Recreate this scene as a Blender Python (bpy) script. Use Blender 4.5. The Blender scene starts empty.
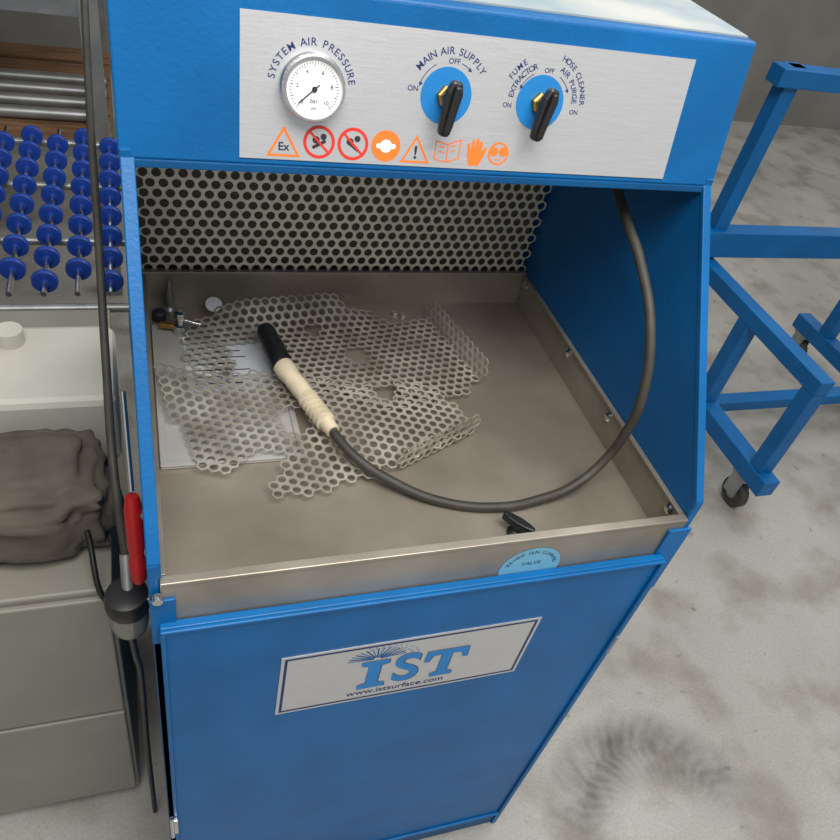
import bpy, bmesh, math, random
from mathutils import Vector, Matrix
random.seed(7)
scene=bpy.context.scene
try:
    scene.view_settings.view_transform='Standard'
except Exception: pass
COL=bpy.context.collection

# ------------------------------------------------------------ helpers
def lin(c):
    return tuple(((v/255)/12.92 if v/255<=.04045 else ((v/255+.055)/1.055)**2.4) for v in c)
def mat(name,rgb,rough=.5,metal=0.,var=.0,vscale=8.,bump=0.,bscale=60.,rgb2=None,stretch=None,spec=None):
    m=bpy.data.materials.new(name);m.use_nodes=True;nt=m.node_tree;b=nt.nodes['Principled BSDF']
    c=lin(rgb)
    b.inputs['Roughness'].default_value=rough;b.inputs['Metallic'].default_value=metal
    if spec is not None: b.inputs['Specular IOR Level'].default_value=spec
    tc=nt.nodes.new('ShaderNodeTexCoord');mp=nt.nodes.new('ShaderNodeMapping')
    nt.links.new(tc.outputs['Object'],mp.inputs[0])
    if stretch: mp.inputs['Scale'].default_value=stretch
    n=nt.nodes.new('ShaderNodeTexNoise');n.inputs['Scale'].default_value=vscale;n.inputs['Detail'].default_value=6
    nt.links.new(mp.outputs[0],n.inputs['Vector'])
    r=nt.nodes.new('ShaderNodeValToRGB')
    c2=lin(rgb2) if rgb2 else tuple(v*(1-var) for v in c)
    c1=tuple(min(1,v*(1+var*.5)) for v in c)
    r.color_ramp.elements[0].position=.35;r.color_ramp.elements[1].position=.65
    r.color_ramp.elements[0].color=(*c2,1);r.color_ramp.elements[1].color=(*c1,1)
    nt.links.new(n.outputs[0],r.inputs[0]);nt.links.new(r.outputs[0],b.inputs['Base Color'])
    if bump>0:
        n2=nt.nodes.new('ShaderNodeTexNoise');n2.inputs['Scale'].default_value=bscale;n2.inputs['Detail'].default_value=3
        nt.links.new(mp.outputs[0],n2.inputs['Vector'])
        bp=nt.nodes.new('ShaderNodeBump');bp.inputs['Strength'].default_value=bump;bp.inputs['Distance'].default_value=.002
        nt.links.new(n2.outputs[0],bp.inputs['Height']);nt.links.new(bp.outputs[0],b.inputs['Normal'])
    return m
def empty(name):
    o=bpy.data.objects.new(name,None);o.empty_display_size=.05;COL.objects.link(o);return o
def mk(name,vs,fs,m,parent=None,M=None,smooth=False,bevel=0,solid=0,fixn=True):
    me=bpy.data.meshes.new(name)
    if M is not None: vs=[M@Vector(v) for v in vs]
    me.from_pydata([tuple(v) for v in vs],[],fs)
    if fixn:
        bm=bmesh.new();bm.from_mesh(me);bmesh.ops.recalc_face_normals(bm,faces=bm.faces);bm.to_mesh(me);bm.free()
    me.materials.append(m)
    if smooth:
        for p in me.polygons:p.use_smooth=True
    o=bpy.data.objects.new(name,me);COL.objects.link(o)
    if parent:o.parent=parent
    if solid:
        s=o.modifiers.new('s','SOLIDIFY');s.thickness=solid;s.offset=0
    if bevel:
        b=o.modifiers.new('b','BEVEL');b.width=bevel;b.segments=2;b.limit_method='ANGLE'
    return o
BF=[(0,3,2,1),(4,5,6,7),(0,1,5,4),(1,2,6,5),(2,3,7,6),(3,0,4,7)]
def box(name,x0,x1,y0,y1,z0,z1,m,parent=None,M=None,bevel=0):
    v=[(x0,y0,z0),(x1,y0,z0),(x1,y1,z0),(x0,y1,z0),(x0,y0,z1),(x1,y0,z1),(x1,y1,z1),(x0,y1,z1)]
    return mk(name,v,BF,m,parent,M,bevel=bevel)
def prismx(name,prof,x0,x1,m,parent=None,bevel=0):
    n=len(prof);v=[(x0,a,b) for a,b in prof]+[(x1,a,b) for a,b in prof]
    f=[tuple(range(n)),tuple(range(n,2*n))]+[(i,(i+1)%n,n+(i+1)%n,n+i) for i in range(n)]
    return mk(name,v,f,m,parent,bevel=bevel)
def prismn(name,prof,n0,n1,m,parent=None,M=None,bevel=0):
    n=len(prof);v=[(a,b,n0) for a,b in prof]+[(a,b,n1) for a,b in prof]
    f=[tuple(range(n)),tuple(range(n,2*n))]+[(i,(i+1)%n,n+(i+1)%n,n+i) for i in range(n)]
    return mk(name,v,f,m,parent,M,bevel=bevel)
def rev(name,prof,m,parent=None,M=None,seg=32,smooth=True):
    """revolve (r,z) profile about z"""
    v=[];f=[]
    for r,z in prof:
        for i in range(seg):
            a=2*math.pi*i/seg;v.append((r*math.cos(a),r*math.sin(a),z))
    for j in range(len(prof)-1):
        for i in range(seg):
            k=(i+1)%seg;f.append((j*seg+i,j*seg+k,(j+1)*seg+k,(j+1)*seg+i))
    f.append(tuple(range(seg)));f.append(tuple((len(prof)-1)*seg+i for i in range(seg)))
    o=mk(name,v,f,m,parent,M,smooth=smooth)
    if smooth:
        e=o.modifiers.new('e','EDGE_SPLIT');e.split_angle=math.radians(35)
    return o
def axisM(p0,p1):
    p0=Vector(p0);p1=Vector(p1);d=(p1-p0)
    return Matrix.Translation(p0)@d.to_track_quat('Z','Y').to_matrix().to_4x4(),d.length
def rod(name,p0,p1,r,m,parent=None,seg=16,r2=None):
    M,L=axisM(p0,p1);return rev(name,[(r,0),(r if r2 is None else r2,L)],m,parent,M,seg)
def tube(name,pts,r,m,parent=None):
    c=bpy.data.curves.new(name,'CURVE');c.dimensions='3D';s=c.splines.new('BEZIER');s.bezier_points.add(len(pts)-1)
    for b,p in zip(s.bezier_points,pts):
        b.co=p;b.handle_left_type='AUTO';b.handle_right_type='AUTO'
    s.resolution_u=12;c.bevel_depth=r;c.bevel_resolution=4;c.use_fill_caps=True;c.materials.append(m)
    o=bpy.data.objects.new(name,c);COL.objects.link(o)
    if parent:o.parent=parent
    return o
def text(name,s,size,m,parent,M,ext=0,off=0,shear=0,align='CENTER',sx=1.):
    c=bpy.data.curves.new(name,'FONT');c.body=s;c.size=size;c.align_x=align;c.align_y='CENTER';c.extrude=ext;c.offset=off;c.shear=shear
    c.materials.append(m);o=bpy.data.objects.new(name,c);COL.objects.link(o);o.matrix_world=M@Matrix.Diagonal((sx,1,1,1));o.parent=parent;return o
def arctext(s,cu,cv,r,a0,a1,size,m,parent,F,n=.0014,off=.00008):
    wd={'M':1.35,'W':1.4,'I':.5,'L':.85,'E':.9,'F':.85,' ':.7,'R':1.,'S':.9}
    ws=[wd.get(c,1.05) for c in s];tot=sum(ws)-ws[0]/2-ws[-1]/2;t=-ws[0]/2
    for i,ch in enumerate(s):
        t+=ws[i]/2;tt=t/tot;t+=ws[i]/2
        if ch==' ':continue
        a=math.radians(a0+(a1-a0)*tt)
        M=F@Matrix.Translation((cu+r*math.cos(a),cv+r*math.sin(a),n))@Matrix.Rotation(a-math.pi/2,4,'Z')
        text('lettering',ch,size,m,parent,M,off=off)
def inpoly(x,y,P):
    c=False;j=len(P)-1
    for i in range(len(P)):
        if (P[i][1]>y)!=(P[j][1]>y) and x<(P[j][0]-P[i][0])*(y-P[i][1])/(P[j][1]-P[i][1])+P[i][0]: c=not c
        j=i
    return c
def perf(name,x0,x1,y0,y1,p,rr,test,fn,m,parent=None,th=.0012,rot=0.):
    """hex-perforated sheet: cells on a triangular lattice with round holes, mapped through fn(u,v)->xyz"""
    V=[];idx={};F=[]
    def vid(u,v):
        k=(round(u*1e5),round(v*1e5))
        for dk in ((0,0),(1,0),(-1,0),(0,1),(0,-1)):
            kk=(k[0]+dk[0],k[1]+dk[1])
            if kk in idx:return idx[kk]
        idx[k]=len(V);V.append(fn(u,v));return idx[k]
    R=p/math.sqrt(3);dy=p*math.sqrt(3)/2
    cx0,cy0=(x0+x1)/2,(y0+y1)/2;ex=(x1-x0)/2;ey=(y1-y0)/2;rad=math.hypot(ex,ey)
    nj=int(rad/dy)+1;ni=int(rad/p)+2
    cr,sr=math.cos(rot),math.sin(rot)
    for j in range(-nj,nj+1):
        for i in range(-ni,ni+1):
            a=i*p+(p/2 if j%2 else 0);b=j*dy
            u=cx0+a*cr-b*sr;v=cy0+a*sr+b*cr
            if u<x0 or u>x1 or v<y0 or v>y1 or not test(u,v):continue
            H=[vid(u+R*math.cos(math.radians(30+60*k)+rot),v+R*math.sin(math.radians(30+60*k)+rot)) for k in range(6)]
            C=[]
            for k in range(24):
                t=math.radians(30+15*k)+rot
                V.append(fn(u+rr*math.cos(t),v+rr*math.sin(t)));C.append(len(V)-1)
            for k in range(6):
                h0,h1=H[k],H[(k+1)%6];c=[C[(4*k+q)%24] for q in range(5)]
                F+= [(h0,h1,c[2]),(h0,c[2],c[1]),(h0,c[1],c[0]),(h1,c[3],c[2]),(h1,c[4],c[3])]
    return mk(name,V,F,m,parent,solid=th)

# ------------------------------------------------------------ materials
blue=mat('blue_paint',(3,92,152),.42,0,.14,9,.2,220,spec=.3)
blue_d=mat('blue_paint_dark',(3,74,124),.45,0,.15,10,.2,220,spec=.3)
steel=mat('stained_steel',(160,152,138),.44,.5,.1,5,.10,90,rgb2=(134,126,112))
steel_w=mat('steel_wall',(168,161,149),.40,.55,.1,6,.08,90,rgb2=(140,133,120))
perfm=mat('perforated_zinc',(216,213,198),.42,.35,.1,20)
perf_s=mat('perforated_sheet_metal',(200,194,181),.38,.5,.15,18,rgb2=(160,152,138))
alu=mat('brushed_aluminium',(208,209,211),.38,.65,.06,30,.15,120,stretch=(1,30,30))
chrome=mat('chrome',(215,215,215),.15,1)
white=mat('white_face',(238,238,236),.5)
black=mat('black_plastic',(22,22,24),.4)
rubber=mat('black_rubber',(60,57,51),.6,0,.25,30)
navy=mat('navy_ink',(28,44,96),.6)
skyb=mat('label_blue',(20,118,186),.5)
orange=mat('orange_ink',(238,120,40),.6)
red=mat('red_ink',(215,50,35),.5)
dark=mat('dark_ink',(40,40,45),.6)
brass=mat('brass',(190,150,80),.3,.9)
beige=mat('beige_plastic',(204,190,162),.5,0,.15,40)
greypl=mat('grey_plastic',(158,157,152),.55,0,.1,15)
paper=mat('white_paper',(190,193,196),.6,0,.1,20)
cabgrey=mat('beige_grey_enamel',(134,131,120),.5,0,.1,6)
pale=mat('white_plastic',(192,190,178),.45,0,.08,8)
cloth=mat('brown_cloth',(88,80,70),.9,0,.25,18,.6,80)
wood=mat('wood',(120,88,60),.75,0,.4,6,.3,30,stretch=(1,12,12))
dustytop=mat('dusty_top',(172,174,170),.6,0,.15,8,rgb2=(130,148,158))
bluew=mat('blue_wheel',(24,62,150),.4)
galv=mat('galvanised',(150,152,152),.4,.6,.15,20)
redpl=mat('red_plastic',(165,22,22),.35)
smoke=mat('smoked_bowl',(130,130,120),.15,.3)
gplate=mat('dark_plenum',(112,105,88),.7)
stickb=mat('sticker_blue',(110,172,200),.5)

# ------------------------------------------------------------ floor / walls
def concrete():
    m=bpy.data.materials.new('concrete_floor');m.use_nodes=True;nt=m.node_tree;N=nt.nodes;Lk=nt.links;b=N['Principled BSDF']
    b.inputs['Roughness'].default_value=.6
    tc=N.new('ShaderNodeTexCoord')
    def noise(s,d=6,ds=0):
        n=N.new('ShaderNodeTexNoise');n.inputs['Scale'].default_value=s;n.inputs['Detail'].default_value=d;n.inputs['Distortion'].default_value=ds;Lk.new(tc.outputs['Object'],n.inputs['Vector']);return n
    def ramp(src,p0,c0,p1,c1):
        r=N.new('ShaderNodeValToRGB');r.color_ramp.elements[0].position=p0;r.color_ramp.elements[1].position=p1
        r.color_ramp.elements[0].color=(*lin(c0),1);r.color_ramp.elements[1].color=(*lin(c1),1);Lk.new(src,r.inputs[0]);return r
    def mul(a,bb,f=1.):
        x=N.new('ShaderNodeMixRGB');x.blend_type='MULTIPLY';x.inputs[0].default_value=f;Lk.new(a,x.inputs[1]);Lk.new(bb,x.inputs[2]);return x
    r1=ramp(noise(1.8,8,.2).outputs[0],.30,(148,145,138),.70,(170,168,161))
    r2=ramp(noise(6,9,.1).outputs[0],.32,(215,212,205),.52,(255,255,255))
    r3=ramp(noise(160,2).outputs[0],.3,(238,238,238),.6,(255,255,255))
    r4=ramp(noise(24,4).outputs[0],.27,(150,145,135),.33,(255,255,255))
    x=mul(mul(mul(r1.outputs[0],r2.outputs[0]).outputs[0],r3.outputs[0]).outputs[0],r4.outputs[0],.5)
    sep=N.new('ShaderNodeSeparateXYZ');Lk.new(tc.outputs['Object'],sep.inputs[0])
    def M(op,a,bv=None,c=None):
        n=N.new('ShaderNodeMath');n.operation=op
        for i,v in enumerate((a,bv,c)):
            if v is None:continue
            if isinstance(v,(int,float)):n.inputs[i].default_value=v
            else:Lk.new(v,n.inputs[i])
        return n.outputs[0]
    dx=M('SUBTRACT',sep.outputs[0],1.0);dy=M('SUBTRACT',sep.outputs[1],-.10)
    rr=M('SQRT',M('ADD',M('MULTIPLY',dx,dx),M('MULTIPLY',dy,dy)))
    band=M('MAXIMUM',M('SUBTRACT',1.,M('POWER',M('DIVIDE',M('ABSOLUTE',M('SUBTRACT',rr,.18)),.10),2.)),0.)
    up=N.new('ShaderNodeMapRange');Lk.new(dy,up.inputs[0]);up.inputs[1].default_value=-.03;up.inputs[2].default_value=.09
    ang=M('ARCTAN2',dy,dx)
    st=M('ADD',M('MULTIPLY',M('SINE',M('ADD',M('ADD',M('MULTIPLY',ang,44.),M('MULTIPLY',noise(22).outputs[0],8.)),M('MULTIPLY',M('ABSOLUTE',M('SUBTRACT',rr,.18)),110.))),.5),.5)
    msk=M('MULTIPLY',M('MULTIPLY',band,up.outputs[0]),M('ADD',M('MULTIPLY',st,.2),.70))
    msk=M('MULTIPLY',msk,M('ADD',M('MULTIPLY',noise(13,8).outputs[0],2.0),-.3))
    mx=N.new('ShaderNodeMixRGB');mx.use_clamp=True;Lk.new(msk,mx.inputs[0]);Lk.new(x.outputs[0],mx.inputs[1]);mx.inputs[2].default_value=(*lin((78,75,69)),1)
    Lk.new(mx.outputs[0],b.inputs['Base Color'])
    bp=N.new('ShaderNodeBump');bp.inputs['Strength'].default_value=.08;bp.inputs['Distance'].default_value=.003
    Lk.new(noise(60).outputs[0],bp.inputs['Height']);Lk.new(bp.outputs[0],b.inputs['Normal'])
    return m
box('floor',-3,5,-3,4,-.05,0,concrete())
wallm=mat('painted_wall',(120,118,112),.8,0,.15,3)
box('wall_back',-3,5,4,4.1,0,3,wallm)
box('wall_left',-3.1,-3,-3,4,0,3,wallm)

# ------------------------------------------------------------ cabinet
W=.62;D=.545;E=.011
cab=empty('parts_washing_cabinet')
side=[(0,0),(0,1.027),(.2283,1.3264),(.2283,1.335),(.60,1.335),(.60,0)]
prismx('side_panel_left',side,-E,-.0005,blue,cab,.0015)
prismx('side_panel_right',side,W+.0005,W+E,blue,cab,.0015)
box('rear_panel',-.0005,W+.0005,.575,.60,0,1.335,gplate,cab)
hood=[(.2283,1.3264),(.2589,1.4719),(.262,1.4745),(.60,1.4745),(.60,1.335),(.30,1.335),(.30,1.3264)]
prismx('hood',hood,-E-.0008,W+E+.0008,blue,cab,.002)
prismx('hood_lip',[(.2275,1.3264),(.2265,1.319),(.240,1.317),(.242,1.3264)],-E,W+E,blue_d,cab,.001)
box('hood_top_sheet',-E+.004,W+E-.004,.272,.598,1.4746,1.4765,dustytop,cab)
for nm,x0,x1 in (('flange_left',-.0105,.002),('flange_right',W-.0005,W+.0105)):
    prismx(nm,[(.001,1.006),(.001,1.030),(.2283,1.3275),(.236,1.3275),(.010,1.028),(.010,1.006)],x0,x1,blue,cab,.001)
zf=.94
box('tray_bottom',0,W,0,D,zf-.003,zf,steel,cab)
box('tray_wall_back',0,W,D-.002,D,zf,1.0,steel_w,cab)
box('tray_wall_left',0,.002,0,D,zf,1.0,steel_w,cab)
box('tray_wall_right',W-.002,W,0,D,zf,1.0,steel_w,cab)
box('tray_front',0,W,-.002,.002,.915,1.0,steel_w,cab)
box('tray_front_rim',.0,W,-.003,.008,.9965,1.0015,steel_w,cab,bevel=.001)
box('tray_right_rim',W-.007,W,.009,D,.998,1.0012,steel_w,cab,bevel=.0005)
box('tray_left_rim',.0,.006,.009,D,.998,1.0012,steel_w,cab,bevel=.0005)
box('tray_back_rim',0,W,D-.006,D+.004,.997,1.004,steel_w,cab,bevel=.001)
box('sump_shelf',0,W,.01,.575,.90,.902,gplate,cab)
perf('perforated_back_panel',.001,W-.001,1.004,1.335,.0172,.0064,lambda u,v:True,lambda u,v:(u,D+.003,v),perfm,cab,.0012)
box('body_front',-E,W+E,0.0,.01,.0,.915,blue_d,cab,bevel=.001)
box('corner_tab_left',-E,.014,-.006,-.002,.90,.978,blue,cab,bevel=.001)
box('corner_tab_right',W-.022,W+E,-.006,-.002,.86,.986,blue,cab,bevel=.001)
box('body_side_low_right',W+.0005,W+E,-.004,0,.0,.86,blue,cab,bevel=.001)
dx0,dx1,dz0,dz1=-.003,.609,.098,.938
box('door_panel',dx0,dx1,-.013,-.003,dz0,dz1,blue,cab,bevel=.0015)
box('door_edge_top',dx0,dx1,-.018,-.013,dz1-.005,dz1,blue,cab,bevel=.0015)
box('door_edge_left',dx0,dx0+.005,-.018,-.013,dz0,dz1-.005,blue,cab,bevel=.0015)
box('door_edge_right',dx1-.005,dx1,-.018,-.013,dz0,dz1-.005,blue,cab,bevel=.0015)
box('door_edge_bottom',dx0,dx1,-.018,-.013,dz0-.002,dz0+.005,blue,cab,bevel=.0015)
box('door_latch',-.008,.002,-.024,-.018,.40,.45,chrome,cab,bevel=.001)
rod('door_latch_pin',(-.006,-.026,.47),(-.006,-.026,.40),.003,chrome,cab)
box('door_catch_right',.612,.622,-.012,-.004,.70,.745,galv,cab,bevel=.001)
for y,z in ((.528,.985),(.349,.984),(.205,.982),(.03,.985)):
    M,_=axisM((W-.002,y,z),(W-.02,y,z));rev('tray_bolt',[(.008,0),(.008,.002),(.0055,.0045),(.002,.0055)],chrome,cab,M,16)
for y in (.12,.30,.48):
    M,_=axisM((.002,y,.985),(.02,y,.985));rev('tray_bolt',[(.006,0),(.006,.002),(.004,.004)],chrome,cab,M,16)
rod('corner_bolt_a',(-.003,-.004,.985),(-.003,-.012,.985),.005,chrome,cab)

# ---------------- hood control panel
v=Vector((0,.0306,.1455)).normalized();u=Vector((1,0,0));n=u.cross(v)
F=Matrix(((u.x,v.x,n.x,0),(u.y,v.y,n.y,.2283),(u.z,v.z,n.z,1.3264),(0,0,0,1)))
box('control_plate',.0936,.5605,.006,.129,0.0003,.0012,alu,cab,F)
def disc(nm,cu,cv,r,m,nn,seg=40,r0=0):
    if r0==0:
        return mk(nm,[(cu+r*math.cos(2*math.pi*i/seg),cv+r*math.sin(2*math.pi*i/seg),nn) for i in range(seg)],[tuple(range(seg))],m,cab,F,fixn=False)
    V=[];Fc=[]
    for i in range(seg):
        a=2*math.pi*i/seg;V+=[(cu+r*math.cos(a),cv+r*math.sin(a),nn),(cu+r0*math.cos(a),cv+r0*math.sin(a),nn)]
    for i in range(seg):
        k=(i+1)%seg;Fc.append((2*i,2*k,2*k+1,2*i+1))
    return mk(nm,V,Fc,m,cab,F,fixn=False)
def poly(nm,P,m,nn,FF=None):
    return mk(nm,[(a,b,nn) for a,b in P],[tuple(range(len(P)))],m,cab,F if FF is None else FF,fixn=False)
def seg2(nm,a,b,w,m,nn,FF=None):
    a=Vector(a);b=Vector(b);d=(b-a).normalized();p=Vector((-d.y,d.x))*w/2
    return poly(nm,[tuple(a-p),tuple(b-p),tuple(b+p),tuple(a+p)],m,nn,FF)
gu,gv=.158,.072
G=F@Matrix.Translation((gu,gv,.0012))
rev('gauge_body',[(.030,0),(.030,.004),(.0285,.006),(.0285,.013),(.0275,.015),(.0255,.015),(.0250,.012)],chrome,cab,G,48)
rev('gauge_face',[(.0252,.0),(.0252,.0125)],white,cab,G,48)
for i in range(41):
    a=math.radians(225-270*i/40);L=.0035 if i%4==0 else .0018
    seg2('gauge_tick',(gu+.0225*math.cos(a),gv+.0225*math.sin(a)),(gu+(.0225-L)*math.cos(a),gv+(.0225-L)*math.sin(a)),.0005,dark,.0141)
for i in range(0,11,2):
    a=math.radians(225-27*i)
    text('gauge_number',str(i),.005,dark,cab,F@Matrix.Translation((gu+.0158*math.cos(a),gv+.0158*math.sin(a),.0141)))
a=math.radians(222);seg2('gauge_needle',(gu-.006*math.cos(a),gv-.006*math.sin(a)),(gu+.019*math.cos(a),gv+.019*math.sin(a)),.0011,dark,.0146)
disc('gauge_hub',gu,gv,.0025,dark,.0150)
text('gauge_unit','bar',.0055,dark,cab,F@Matrix.Translation((gu,gv-.010,.0141)))
text('gauge_unit','psi',.004,dark,cab,F@Matrix.Translation((gu,gv-.016,.0141)))
arctext('SYSTEM AIR PRESSURE',gu,gv,.0370,170,10,.0092,navy,cab,F)
def knob(cu,cv,ang):
    disc('knob_disc',cu,cv,.0262,skyb,.0014)
    K=F@Matrix.Translation((cu,cv,.0012))@Matrix.Rotation(math.radians(ang),4,'Z')
    rev('knob_nut',[(.0105,0),(.0105,.006),(.0085,.007),(.0085,.012)],brass,cab,K,6,False)
    rev('knob_stem',[(.006,.012),(.006,.022)],brass,cab,K,16)
    P=[(-.0050,.017),(.0050,.017),(.0085,.006),(.0075,-.008),(.0070,-.024),(.005,-.034),(-.005,-.034),(-.0070,-.024),(-.0075,-.008),(-.0085,.006)]
    prismn('knob_lever',P,.013,.023,black,cab,K,.003)
    box('knob_lever_rib',-.0032,.0032,-.031,.013,.021,.029,black,cab,K,.002)
knob(.289,.0735,-9);knob(.390,.0745,-13)
arctext('MAIN AIR SUPPLY',.291,.0735,.0400,142,38,.0092,navy,cab,F)
text('lettering','OFF',.0068,navy,cab,F@Matrix.Translation((.293,.1045,.0014)),off=.00006)
text('lettering','ON',.0068,navy,cab,F@Matrix.Translation((.2545,.078,.0014)),off=.00006)
arctext('FUME',.392,.0745,.0435,150,126,.0078,navy,cab,F)
arctext('EXTRACTOR',.392,.0745,.0350,172,113,.0078,navy,cab,F)
arctext('HOSE CLEANER',.392,.0745,.0450,68,4,.0078,navy,cab,F)
arctext('AIR PURGE',.392,.0745,.0360,62,6,.0078,navy,cab,F)
for s_,a_,b_ in (('OFF',.394,.1045),('ON',.3545,.070),('ON',.430,.068)):
    text('lettering',s_,.0062,navy,cab,F@Matrix.Translation((a_,b_,.0014)),off=.00006)
def arrow(cu,cv,r,a0,a1):
    V=[];Fc=[];k=8
    for i in range(k+1):
        a=math.radians(a0+(a1-a0)*i/k);V+=[(cu+r*math.cos(a),cv+r*math.sin(a),.0014),(cu+(r+.0007)*math.cos(a),cv+(r+.0007)*math.sin(a),.0014)]
    for i in range(k):Fc.append((2*i,2*i+2,2*i+3,2*i+1))
    mk('arrow_arc',V,Fc,navy,cab,F,fixn=False)
    a=math.radians(a1);s=1 if a1>a0 else -1;c=Vector((cu+r*math.cos(a),cv+r*math.sin(a)));t=Vector((-math.sin(a),math.cos(a)))*s;q=Vector((math.cos(a),math.sin(a)))
    poly('arrow_head',[tuple(c+q*.002),tuple(c-q*.002),tuple(c+t*.004)],navy,.0014)
arrow(.291,.0735,.031,120,160);arrow(.291,.0735,.031,72,55)
arrow(.392,.0745,.029,118,150);arrow(.392,.0745,.029,60,30)
iv=.0228
def tri(cu,sz,w):
    h=sz*.87;A=[(cu-sz/2,iv-h/2),(cu+sz/2,iv-h/2),(cu,iv+h/2)]
    c=Vector((cu,iv-h/6))
    B=[tuple(c+(Vector(p)-c)*(1-w)) for p in A]
    mk('warning_triangle',[(*p,.0014) for p in A+B],[(0,1,4,3),(1,2,5,4),(2,0,3,5)],orange,cab,F,fixn=False)
tri(.134,.032,.24);text('lettering','Ex',.0105,dark,cab,F@Matrix.Translation((.134,iv-.005,.0014)),off=.0002)
for cu in (.1675,.2005):
    disc('prohibition_ring',cu,iv+.001,.0152,red,.0014,40,.0122)
    box('cigarette',-.007,.007,-.0015,.0015,.0013,.0015,dark,cab,F@Matrix.Translation((cu,iv-.001,0))@Matrix.Rotation(.5 if cu<.18 else -.6,4,'Z'))
    disc('flame',cu+.004,iv+.006,.003,dark,.0014,12)
    disc('flame',cu-.003,iv+.003,.0035,dark,.0014,12)
    seg2('prohibition_slash',(cu-.009,iv+.010),(cu+.009,iv-.008),.0022,red,.0016)
disc('ear_protection_icon',.2335,iv+.001,.0148,orange,.0014)
disc('head',.2335,iv+.001,.0062,white,.0016,20);disc('ear',.226,iv+.001,.0025,white,.0016,12);disc('ear',.241,iv+.001,.0025,white,.0016,12)
tri(.2645,.031,.24);text('lettering','!',.017,dark,cab,F@Matrix.Translation((.2645,iv-.004,.0014)),off=.0004)
bk=[((-.013,.009),(-.001,.006)),((-.001,.006),(.013,.011)),((-.013,.009),(-.013,-.009)),((.013,.011),(.013,-.007)),((-.013,-.009),(0,-.011)),((0,-.011),(.013,-.007)),((0,.006),(0,-.011)),((-.009,.004),(-.003,.003)),((.003,.004),(.009,.006)),((-.009,-.001),(-.003,-.002)),((.003,-.001),(.009,.001))]
for p,q in bk: seg2('manual_icon',(.298+p[0],iv+p[1]),(.298+q[0],iv+q[1]),.0012,orange,.0014)
hand=[(-.005,-.012),(.004,-.012),(.008,-.002),(.010,.004),(.0075,.005),(.0055,.001),(.0055,.010),(.003,.010),(.0025,.003),(.002,.012),(-.0005,.012),(-.001,.003),(-.002,.011),(-.004,.011),(-.0045,.002),(-.006,.008),(-.008,.007),(-.007,-.004)]
poly('glove_icon',[(.3285+a*1.25,iv+b*1.1) for a,b in hand],orange,.0014)
disc('face_icon',.354,iv,.0115,orange,.0014,30,.0095)
for s_ in (-1,1): disc('goggle_icon',.354+s_*.0052,iv+.002,.0048,orange,.0015,20)
seg2('mouth_icon',(.350,iv-.006),(.358,iv-.006),.001,orange,.0015)

# ---------------- door label
DL=Matrix(((1,0,0,.127),(0,0,-1,-.0131),(0,1,0,.704),(0,0,0,1)))
LW,LH=.337,.138
box('door_label',0,LW,0,LH,0,.0008,alu,cab,DL)
def ring(x0,x1,y0,y1,w,m,nn):
    A=[(x0,y0),(x1,y0),(x1,y1),(x0,y1)];B=[(x0+w,y0+w),(x1-w,y0+w),(x1-w,y1-w),(x0+w,y1-w)]
    mk('label_border',[(*p,nn) for p in A+B],[(0,1,5,4),(1,2,6,5),(2,3,7,6),(3,0,4,7)],m,cab,DL,fixn=False)
ring(.004,LW-.004,.004,LH-.004,.0035,navy,.001)
def glyph(P,ox,oy,s,m,nn,kx=1.):
    poly('logo_letter',[(ox+a*s*kx,oy+b*s) for a,b in P],m,nn,DL)
Ig=[(0,0),(.62,0),(.62,.14),(.45,.18),(.45,.82),(.62,.86),(.62,1),(0,1),(0,.86),(.17,.82),(.17,.18),(0,.14)]
Tg=[(.30,0),(.90,0),(.90,.12),(.74,.16),(.74,.84),(.98,.82),(1.06,.62),(1.18,.62),(1.16,1),(.04,1),(.02,.62),(.14,.62),(.22,.82),(.46,.84),(.46,.16),(.30,.12)]
def letters(m,nn,dx,dy,off):
    s=.066
    glyph(Ig,.102+dx,.031+dy,s,m,nn,.88)
    text('logo_letter','S',.092,m,cab,DL@Matrix.Translation((.1640+dx,.0645+dy,nn)),off=off,sx=.88)
    glyph(Tg,.186+dx,.031+dy,s,m,nn,.78)
letters(dark,.0010,.0016,-.0018,.0022);letters(skyb,.0016,0,0,.0018)
for i in range(15):
    a=math.radians(8+i*12);c=(.120,.1015)
    seg2('logo_ray',(c[0]+.005*math.cos(a),c[1]+.004*math.sin(a)),(c[0]+.033*math.cos(a)*(1.15),c[1]+.025*math.sin(a)),.0015,navy if i%2 else skyb,.0012,DL)
for r_ in (.040,.047):
    for i in range(12):
        a=math.radians(5+i*9);P_=[(.120+r_*math.cos(a)*1.15+.001*math.cos(t*1.05),.1015+r_*.6*math.sin(a)+.001*math.sin(t*1.05)) for t in range(6)]
        poly('logo_dot',P_,skyb,.0012,DL)
text('web_address','www.istsurface.com',.0165,navy,cab,DL@Matrix.Translation((.158,.0195,.001)),off=.0002)
SF=Matrix(((1,0,0,.418),(0,0,-1,-.0024),(0,1,0,.945),(0,0,0,1)))
SP=[(.04*math.cos(math.radians(t)),.037*math.sin(math.radians(t))) for t in range(-35,216,8)]
mk('front_sticker',[(a,b,0) for a,b in SP],[tuple(range(len(SP)))],stickb,cab,SF,fixn=False)
k='SOLVENT GUN CLEANING'
for i,ch in enumerate(k):
    if ch==' ':continue
    a=math.radians(165-150*i/(len(k)-1))
    text('lettering',ch,.0075,navy,cab,SF@Matrix.Translation((.032*math.cos(a),.029*math.sin(a),.0003))@Matrix.Rotation(a-math.pi/2,4,'Z'))
text('lettering','VALVE',.009,navy,cab,SF@Matrix.Translation((0,.008,.0003)))

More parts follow.
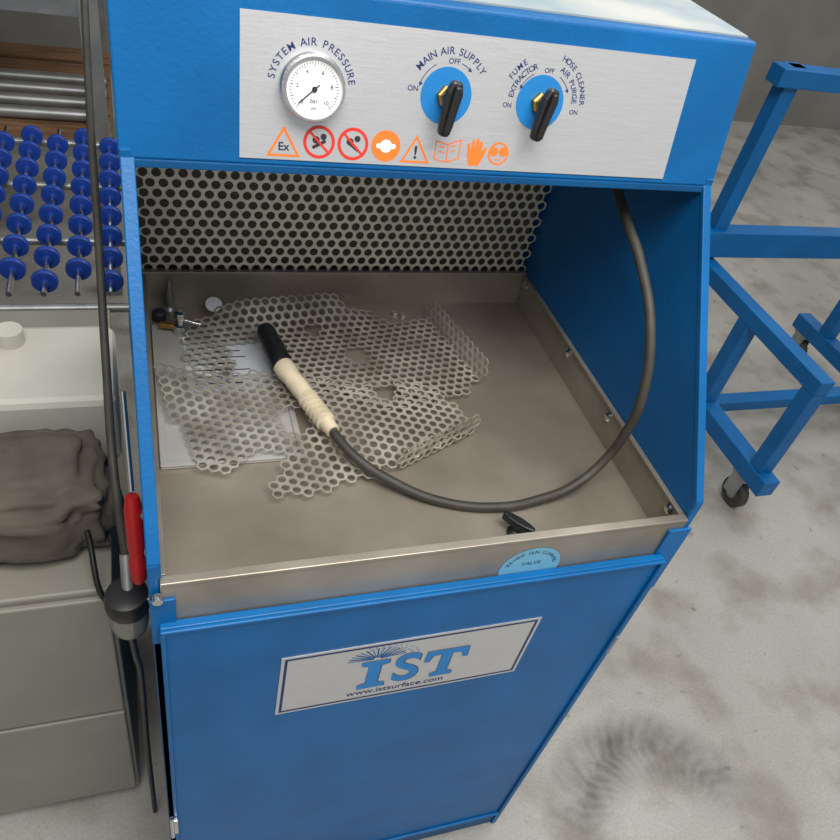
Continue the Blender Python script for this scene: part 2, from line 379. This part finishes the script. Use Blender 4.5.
# ------------------------------------------------------------ loose things in the tray
lid=empty('plastic_lid')
box('lid_base',.008,.185,.205,.490,zf+.0005,zf+.004,greypl,lid,bevel=.0015)
for a in ((.008,.185,.205,.213),(.008,.185,.482,.490),(.008,.016,.213,.482),(.177,.185,.213,.482)):
    box('lid_rim',a[0],a[1],a[2],a[3],zf+.004,zf+.007,greypl,lid,bevel=.001)
box('lid_label',.05,.165,.34,.45,zf+.004,zf+.0046,paper,lid)
for i in range(6): box('label_line',.06,.06+.09*(.6+.4*random.random()),.355+.014*i,.357+.014*i,zf+.0046,zf+.0049,dark,lid)

P1=[(.058,.484),(.115,.50),(.172,.515),(.282,.520),(.288,.508),(.345,.505),(.36,.475),(.435,.482),(.467,.336),(.45,.31),(.40,.295),(.33,.27),(.26,.30),(.18,.30),(.16,.34),(.10,.36),(.05,.40)]
cut=[(.299,.396,.020),(.316,.309,.019),(.178,.259,.022),(.24,.46,.012)]
def t1(x,y):
    if not inpoly(x,y,P1):return False
    if .112<x<.170 and .340<y<.430:return False
    return all((x-a)**2+(y-b)**2>r*r for a,b,r in cut)
def sm(t):
    t=max(0,min(1,t));return t*t*(3-2*t)
def f1(x,y):
    z=zf+.013+.028*sm((y-.45)/.08)*sm((x-.05)/.1)*sm((.36-x)/.1)+.003*math.sin(x*17)*math.sin(y*14+1)
    return (x,y,z)
perf('perforated_metal_sheet',0,.6,.2,.55,.0138,.0051,t1,f1,perf_s,None,.0012,.12)
fl=bpy.data.objects['perforated_metal_sheet']
A=Vector((.430,.490));B=Vector((.470,.328));dd=(B-A)
def ff(uu,vv):
    q=A+dd.normalized()*uu;return (q.x+vv*.15,q.y,zf+.010+vv)
perf('upturned_flange',0,dd.length,0,.040,.0138,.0051,lambda a,b:True,ff,perf_s,fl,.0012,0)
P2=[(.006,.373),(.053,.185),(.082,.175),(.119,.217),(.166,.200),(.127,.155),(.138,.140),(.196,.140),(.30,.175),(.400,.212),(.425,.247),(.395,.302),(.33,.327),(.26,.327),(.20,.357),(.09,.360)]
def t2(x,y):
    if not inpoly(x,y,P2):return False
    return all((x-a)**2+(y-b)**2>r*r for a,b,r in cut)
def f2(x,y):
    z=zf+.0185+.004*math.sin(x*14+1)*math.sin(y*18)+.012*sm((.10-x)/.08)*sm((y-.25)/.1)-.006*sm((.25-y)/.1)
    return (x,y,max(z,zf+.010))
s2=perf('perforated_metal_sheet.001',0,.6,.1,.42,.0138,.0051,t2,f2,perf_s,None,.0012,-.35)
A2=Vector((.30,.170));B2=Vector((.428,.229));d2=B2-A2
perf('upturned_flange_b',0,d2.length,0,.026,.0138,.0051,lambda a,b:True,lambda uu,vv:((A2+d2.normalized()*uu).x,(A2+d2.normalized()*uu).y,zf+.010+vv),perf_s,s2,.0012,0)

gun=empty('rinsing_gun_with_hose')
p0=Vector((.161,.426,.984));p1=Vector((.174,.342,.983));p2=Vector((.219,.215,.978))
M,L=axisM(p1,p0);rev('nozzle_grip',[(.0125,0),(.0145,.004),(.0150,.02),(.0150,.045),(.0135,.048),(.0135,L-.012),(.0115,L-.002),(.008,L)],black,gun,M,32)
rev('nozzle_bore',[(.007,L-.001),(.007,L+.001)],dark,gun,M,24)
M,L=axisM(p1,p2)
prof=[(.0140,0),(.0145,.012),(.0125,.028),(.0130,.05),(.0115,.066)]
zz=.068
while zz<L-.018:
    prof+=[(.0135,zz),(.0135,zz+.004),(.0105,zz+.0052),(.0105,zz+.0078)];zz+=.0088
prof+=[(.010,L-.010),(.009,L)]
rev('handle_grip',prof,beige,gun,M,32)
tube('hose',[(.216,.224,.979),(.223,.203,.977),(.242,.172,.970),(.281,.1415,.957),(.337,.110,.9475),(.412,.090,.948),(.470,.093,.951),(.525,.103,.962),(.563,.114,.995),(.574,.114,1.045),(.572,.114,1.10),(.570,.150,1.178),(.570,.22,1.232),(.570,.28,1.258),(.570,.325,1.285),(.570,.345,1.335)],.0062,rubber,gun)

wk=empty('wing_knob')
Mk=Matrix.Translation((.421,.052,zf))@Matrix.Rotation(math.radians(-50),4,'Z')
rev('knob_base',[(.010,0.0005),(.010,.006),(.006,.010),(.006,.018)],black,wk,Mk,20)
prismn('knob_wings',[(-.022,-.003),(-.012,-.0055),(0,-.0065),(.012,-.0055),(.022,-.003),(.022,.003),(.012,.0055),(0,.0065),(-.012,.0055),(-.022,.003)],.014,.026,black,wk,Mk,.002)
rod('knob_shadow_line',(.392,.045,zf+.003),(.41,.048,zf+.004),.0015,dark,wk)  # thin dark rod beside the knob, painting in its shadow line
noz=empty('air_nozzle')
rev('nozzle_body',[(.009,.0005),(.009,.010),(.005,.014),(.007,.03),(.0015,.058)],galv,noz,Matrix.Translation((.036,.525,zf)),20)
wa=rev('washer',[(.012,0),(.012,.002)],paper,None,Matrix.Translation((.098,.510,zf+.026))@Matrix.Rotation(.5,4,'X'),24)
vf=empty('hose_fitting')
Mf=Matrix.Translation((.048,.470,zf+.0105))
rev('fitting_nut',[(.010,-.006),(.010,.010),(.006,.012),(.006,.022),(.0085,.023),(.0085,.032),(.004,.034)],chrome,vf,Mf,6,False)
rod('fitting_lever',(.048,.47,zf+.030),(.075,.462,zf+.026),.0028,chrome,vf)
rod('fitting_elbow',(.048,.47,zf+.017),(.020,.478,zf+.015),.005,brass,vf)
hb=rev('hex_nut',[(.006,0.0005),(.006,.005)],chrome,None,Matrix.Translation((.386,.515,zf)),6,False)
hb2=rev('hex_nut.001',[(.005,0.0005),(.005,.005)],chrome,None,Matrix.Translation((.398,.508,zf)),6,False)
cap=rev('rubber_cap',[(.010,.0005),(.010,.012),(.007,.015)],dark,None,Matrix.Translation((.020,.512,zf)),20)

# ------------------------------------------------------------ left surroundings
sc=empty('metal_storage_cabinet')
box('carcass',-.55,-.066,.215,.88,.02,.695,cabgrey,sc,bevel=.004)
box('drawer_front',-.545,-.072,.205,.215,.36,.685,cabgrey,sc,bevel=.003)
box('door_front',-.545,-.072,.205,.215,.04,.35,cabgrey,sc,bevel=.003)
box('plinth',-.54,-.07,.225,.87,0,.02,dark,sc)
box('pull',-.36,-.25,.192,.205,.60,.615,galv,sc,bevel=.003)
ct=empty('plastic_container')
prismn('container_body',[(-.33,.455),(-.056,.455),(-.049,.47),(-.049,.63),(-.056,.645),(-.33,.645)],.696,.835,pale,ct,None,.012)
rod('container_cap',(-.20,.60,.835),(-.20,.60,.86),.02,pale,ct,24)
def blob(name,cx,cy,cz,rx,ry,rz,m,amp=.18,seed=1):
    bm=bmesh.new();bmesh.ops.create_icosphere(bm,subdivisions=5,radius=1)
    from mathutils import noise
    for vv in bm.verts:
        d=vv.co.normalized();s=1+amp*noise.noise(d*2.2+Vector((seed,0,0)))+amp*.45*noise.noise(d*6+Vector((0,seed,0)))+amp*.35*abs(noise.noise(Vector((d.x*3,d.y*9,d.z*4))))
        q=Vector((abs(d.x)**.6*(1 if d.x>0 else -1),abs(d.y)**.6*(1 if d.y>0 else -1),abs(d.z)**.6*(1 if d.z>0 else -1)))*s
        vv.co=Vector((cx+q.x*rx,cy+q.y*ry,max(cz+q.z*rz,cz-rz*.85)))
    me=bpy.data.meshes.new(name);bm.to_mesh(me);bm.free();me.materials.append(m)
    for p in me.polygons:p.use_smooth=True
    o=bpy.data.objects.new(name,me);COL.objects.link(o);return o
bag=blob('cloth_tool_bag',-.175,.345,.696+.070*.86,.115,.085,.070,cloth)
tube('carry_strap',[(-.065,.36,.78),(-.052,.30,.73),(-.054,.23,.68),(-.070,.19,.70),(-.09,.25,.785)],.004,black,bag)
cv=empty('skate_wheel_conveyor')
for x in (-.62,-.02): box('side_rail',x-.012,x+.012,.93,1.75,.62,.70,galv,cv,bevel=.002)
for y in (.95,1.72):
    for x in (-.62,-.02): box('leg',x-.015,x+.015,y-.02,y+.02,0,.62,galv,cv)
for y in (.96,1.22,1.48,1.72): rod('cross_bar',(-.62,y,.64),(-.02,y,.64),.010,galv,cv)
for i in range(9):
    x=-.57+i*.063
    rod('axle',(x,.96,.675),(x,1.72,.675),.006,chrome,cv,10)
    for j in range(8):
        y=1.0+j*.09+(.045 if i%2 else 0)
        if y<1.7:
            M,_=axisM((x,y,.675),(x,y+.02,.675));rev('wheel',[(.010,-.006),(.010,.0),(.024,.0),(.026,.003),(.026,.011),(.024,.014),(.010,.014),(.010,.020)],bluew,cv,M,20)
rk=empty('timber_rack')
for y in (1.95,2.6):
    for x in (-1.1,-.1): box('post',x-.025,x+.025,y-.025,y+.025,0,1.5,galv,rk)
for z_ in (.55,.95,1.35):
    for y in (1.95,2.6): box('beam',-1.1,-.1,y-.02,y+.02,z_-.05,z_,galv,rk)
    for j in range(5): box('plank',-1.12,-.07,1.93+j*.14,2.05+j*.14,z_,z_+.03,wood,rk,bevel=.003)
for j in range(4): rod('bar_stock',(-1.0,2.0+j*.09,.60),(-.08,2.0+j*.09,.60),.018,galv,rk)
fr=empty('air_line_filter')
FM=Matrix.Translation((-.0375,.085,.800))@Matrix.Scale(1.18,4)
box('mount_bracket',-.030,-.0115,.075,.105,.855,.865,galv,fr,bevel=.001)
rev('filter_head',[(.012,.060),(.020,.057),(.0215,.050),(.0215,.040),(.020,.034)],black,fr,FM,28)
rev('filter_bowl',[(.004,-.012),(.010,-.010),(.017,0),(.019,.012),(.019,.036)],smoke,fr,FM,28)
rod('inlet_fitting',(-.036,.09,.865),(-.036,.12,.895),.007,galv,fr)
tube('supply_hose',[(-.036,.12,.895),(-.042,.17,.97),(-.046,.30,1.03),(-.048,.45,1.12),(-.052,.62,1.20),(-.05,.75,1.32)],.005,rubber,fr)
tube('drain_hose',[(-.038,.085,.786),(-.036,.10,.70),(-.036,.14,.60),(-.04,.16,.3),(-.04,.16,.02)],.0045,black,fr)
rs=empty('screwdriver')
M,L=axisM((-.0225,.075,.900),(-.0225,.110,1.02))
rev('handle',[(.005,0),(.009,.006),(.0095,.03),(.0075,.04),(.0095,.05),(.0095,.10),(.007,.115)],redpl,rs,M,12)
rod('shank',(-.0225,.109,1.017),(-.0235,.150,1.12),.003,chrome,rs)
box('holder_clip',-.022,-.0115,.095,.108,.985,.992,galv,rs)

# ------------------------------------------------------------ right: blue wheeled frame
st=empty('wheeled_steel_frame')
def bx(nm,x0,x1,y0,y1,z0,z1): box(nm,x0,x1,y0,y1,z0,z1,blue,st,bevel=.003)
X1,X2=1.74,2.52
for x in (X1,X2):
    bx('foot_rail',x-.03,x+.03,.66,1.50,.13,.19)
    bx('mid_rail',x-.025,x+.025,.70,1.36,.50,.55)
    bx('leg',x-.025,x+.025,1.02,1.07,.19,.50)
    bx('leg_rear',x-.025,x+.025,1.33,1.38,.19,1.15)
    bx('leg_front',x-.025,x+.025,.70,.75,.19,.50)
bx('cross_beam',X1-.07,X2+.05,1.31,1.37,.56,.65)
bx('cross_beam_top',X1-.07,X2+.05,1.31,1.37,1.10,1.15)
bx('cross_beam_low',X1,X2,1.02,1.07,.14,.18)
for x in (X1,X2):
    for y in (.75,1.44):
        box('caster_fork',x-.025,x-.019,y-.02,y+.03,.045,.13,galv,st);box('caster_fork',x+.019,x+.025,y-.02,y+.03,.045,.13,galv,st)
        box('caster_plate',x-.028,x+.028,y-.03,y+.035,.122,.13,galv,st)
        M,_=axisM((x-.015,y,.05),(x+.015,y,.05))
        rev('caster_wheel',[(.012,0),(.044,0),(.050,.005),(.050,.025),(.044,.03),(.012,.03)],rubber,st,M,28)
        rod('caster_hub',(x-.018,y,.05),(x+.018,y,.05),.02,galv,st)

# ------------------------------------------------------------ light
w=bpy.data.worlds.new('World');scene.world=w;w.use_nodes=True
bg=w.node_tree.nodes['Background'];bg.inputs[0].default_value=(.95,.96,.97,1);bg.inputs[1].default_value=.52
def area(name,loc,rot,sx,sy,e,c):
    l=bpy.data.lights.new(name,'AREA');l.shape='RECTANGLE';l.size=sx;l.size_y=sy;l.energy=e;l.color=c
    o=bpy.data.objects.new(name,l);COL.objects.link(o);o.location=loc;o.rotation_euler=rot;return o
area('ceiling_light',(.3,-.8,3.1),(math.radians(12),0,0),1.8,1.2,82,(1,.98,.94))
area('ceiling_light.001',(2.6,1.6,3.4),(0,0,0),2,2,45,(1,.98,.95))

# ------------------------------------------------------------ camera
R=((0.943632,-0.275255,0.183831),(-0.059512,-0.687423,-0.723814),(0.325603,0.672074,-0.665056))
cd=bpy.data.cameras.new('camera');co=bpy.data.objects.new('camera',cd);COL.objects.link(co)
X=Vector(R[0]);Y=-Vector(R[1]);Z=-Vector(R[2])
co.matrix_world=Matrix(((X.x,Y.x,Z.x,.0054),(X.y,Y.y,Z.y,-.4635),(X.z,Y.z,Z.z,1.6603),(0,0,0,1)))
cd.sensor_width=36;cd.lens=767.37/840*36;cd.clip_start=.02
scene.camera=co
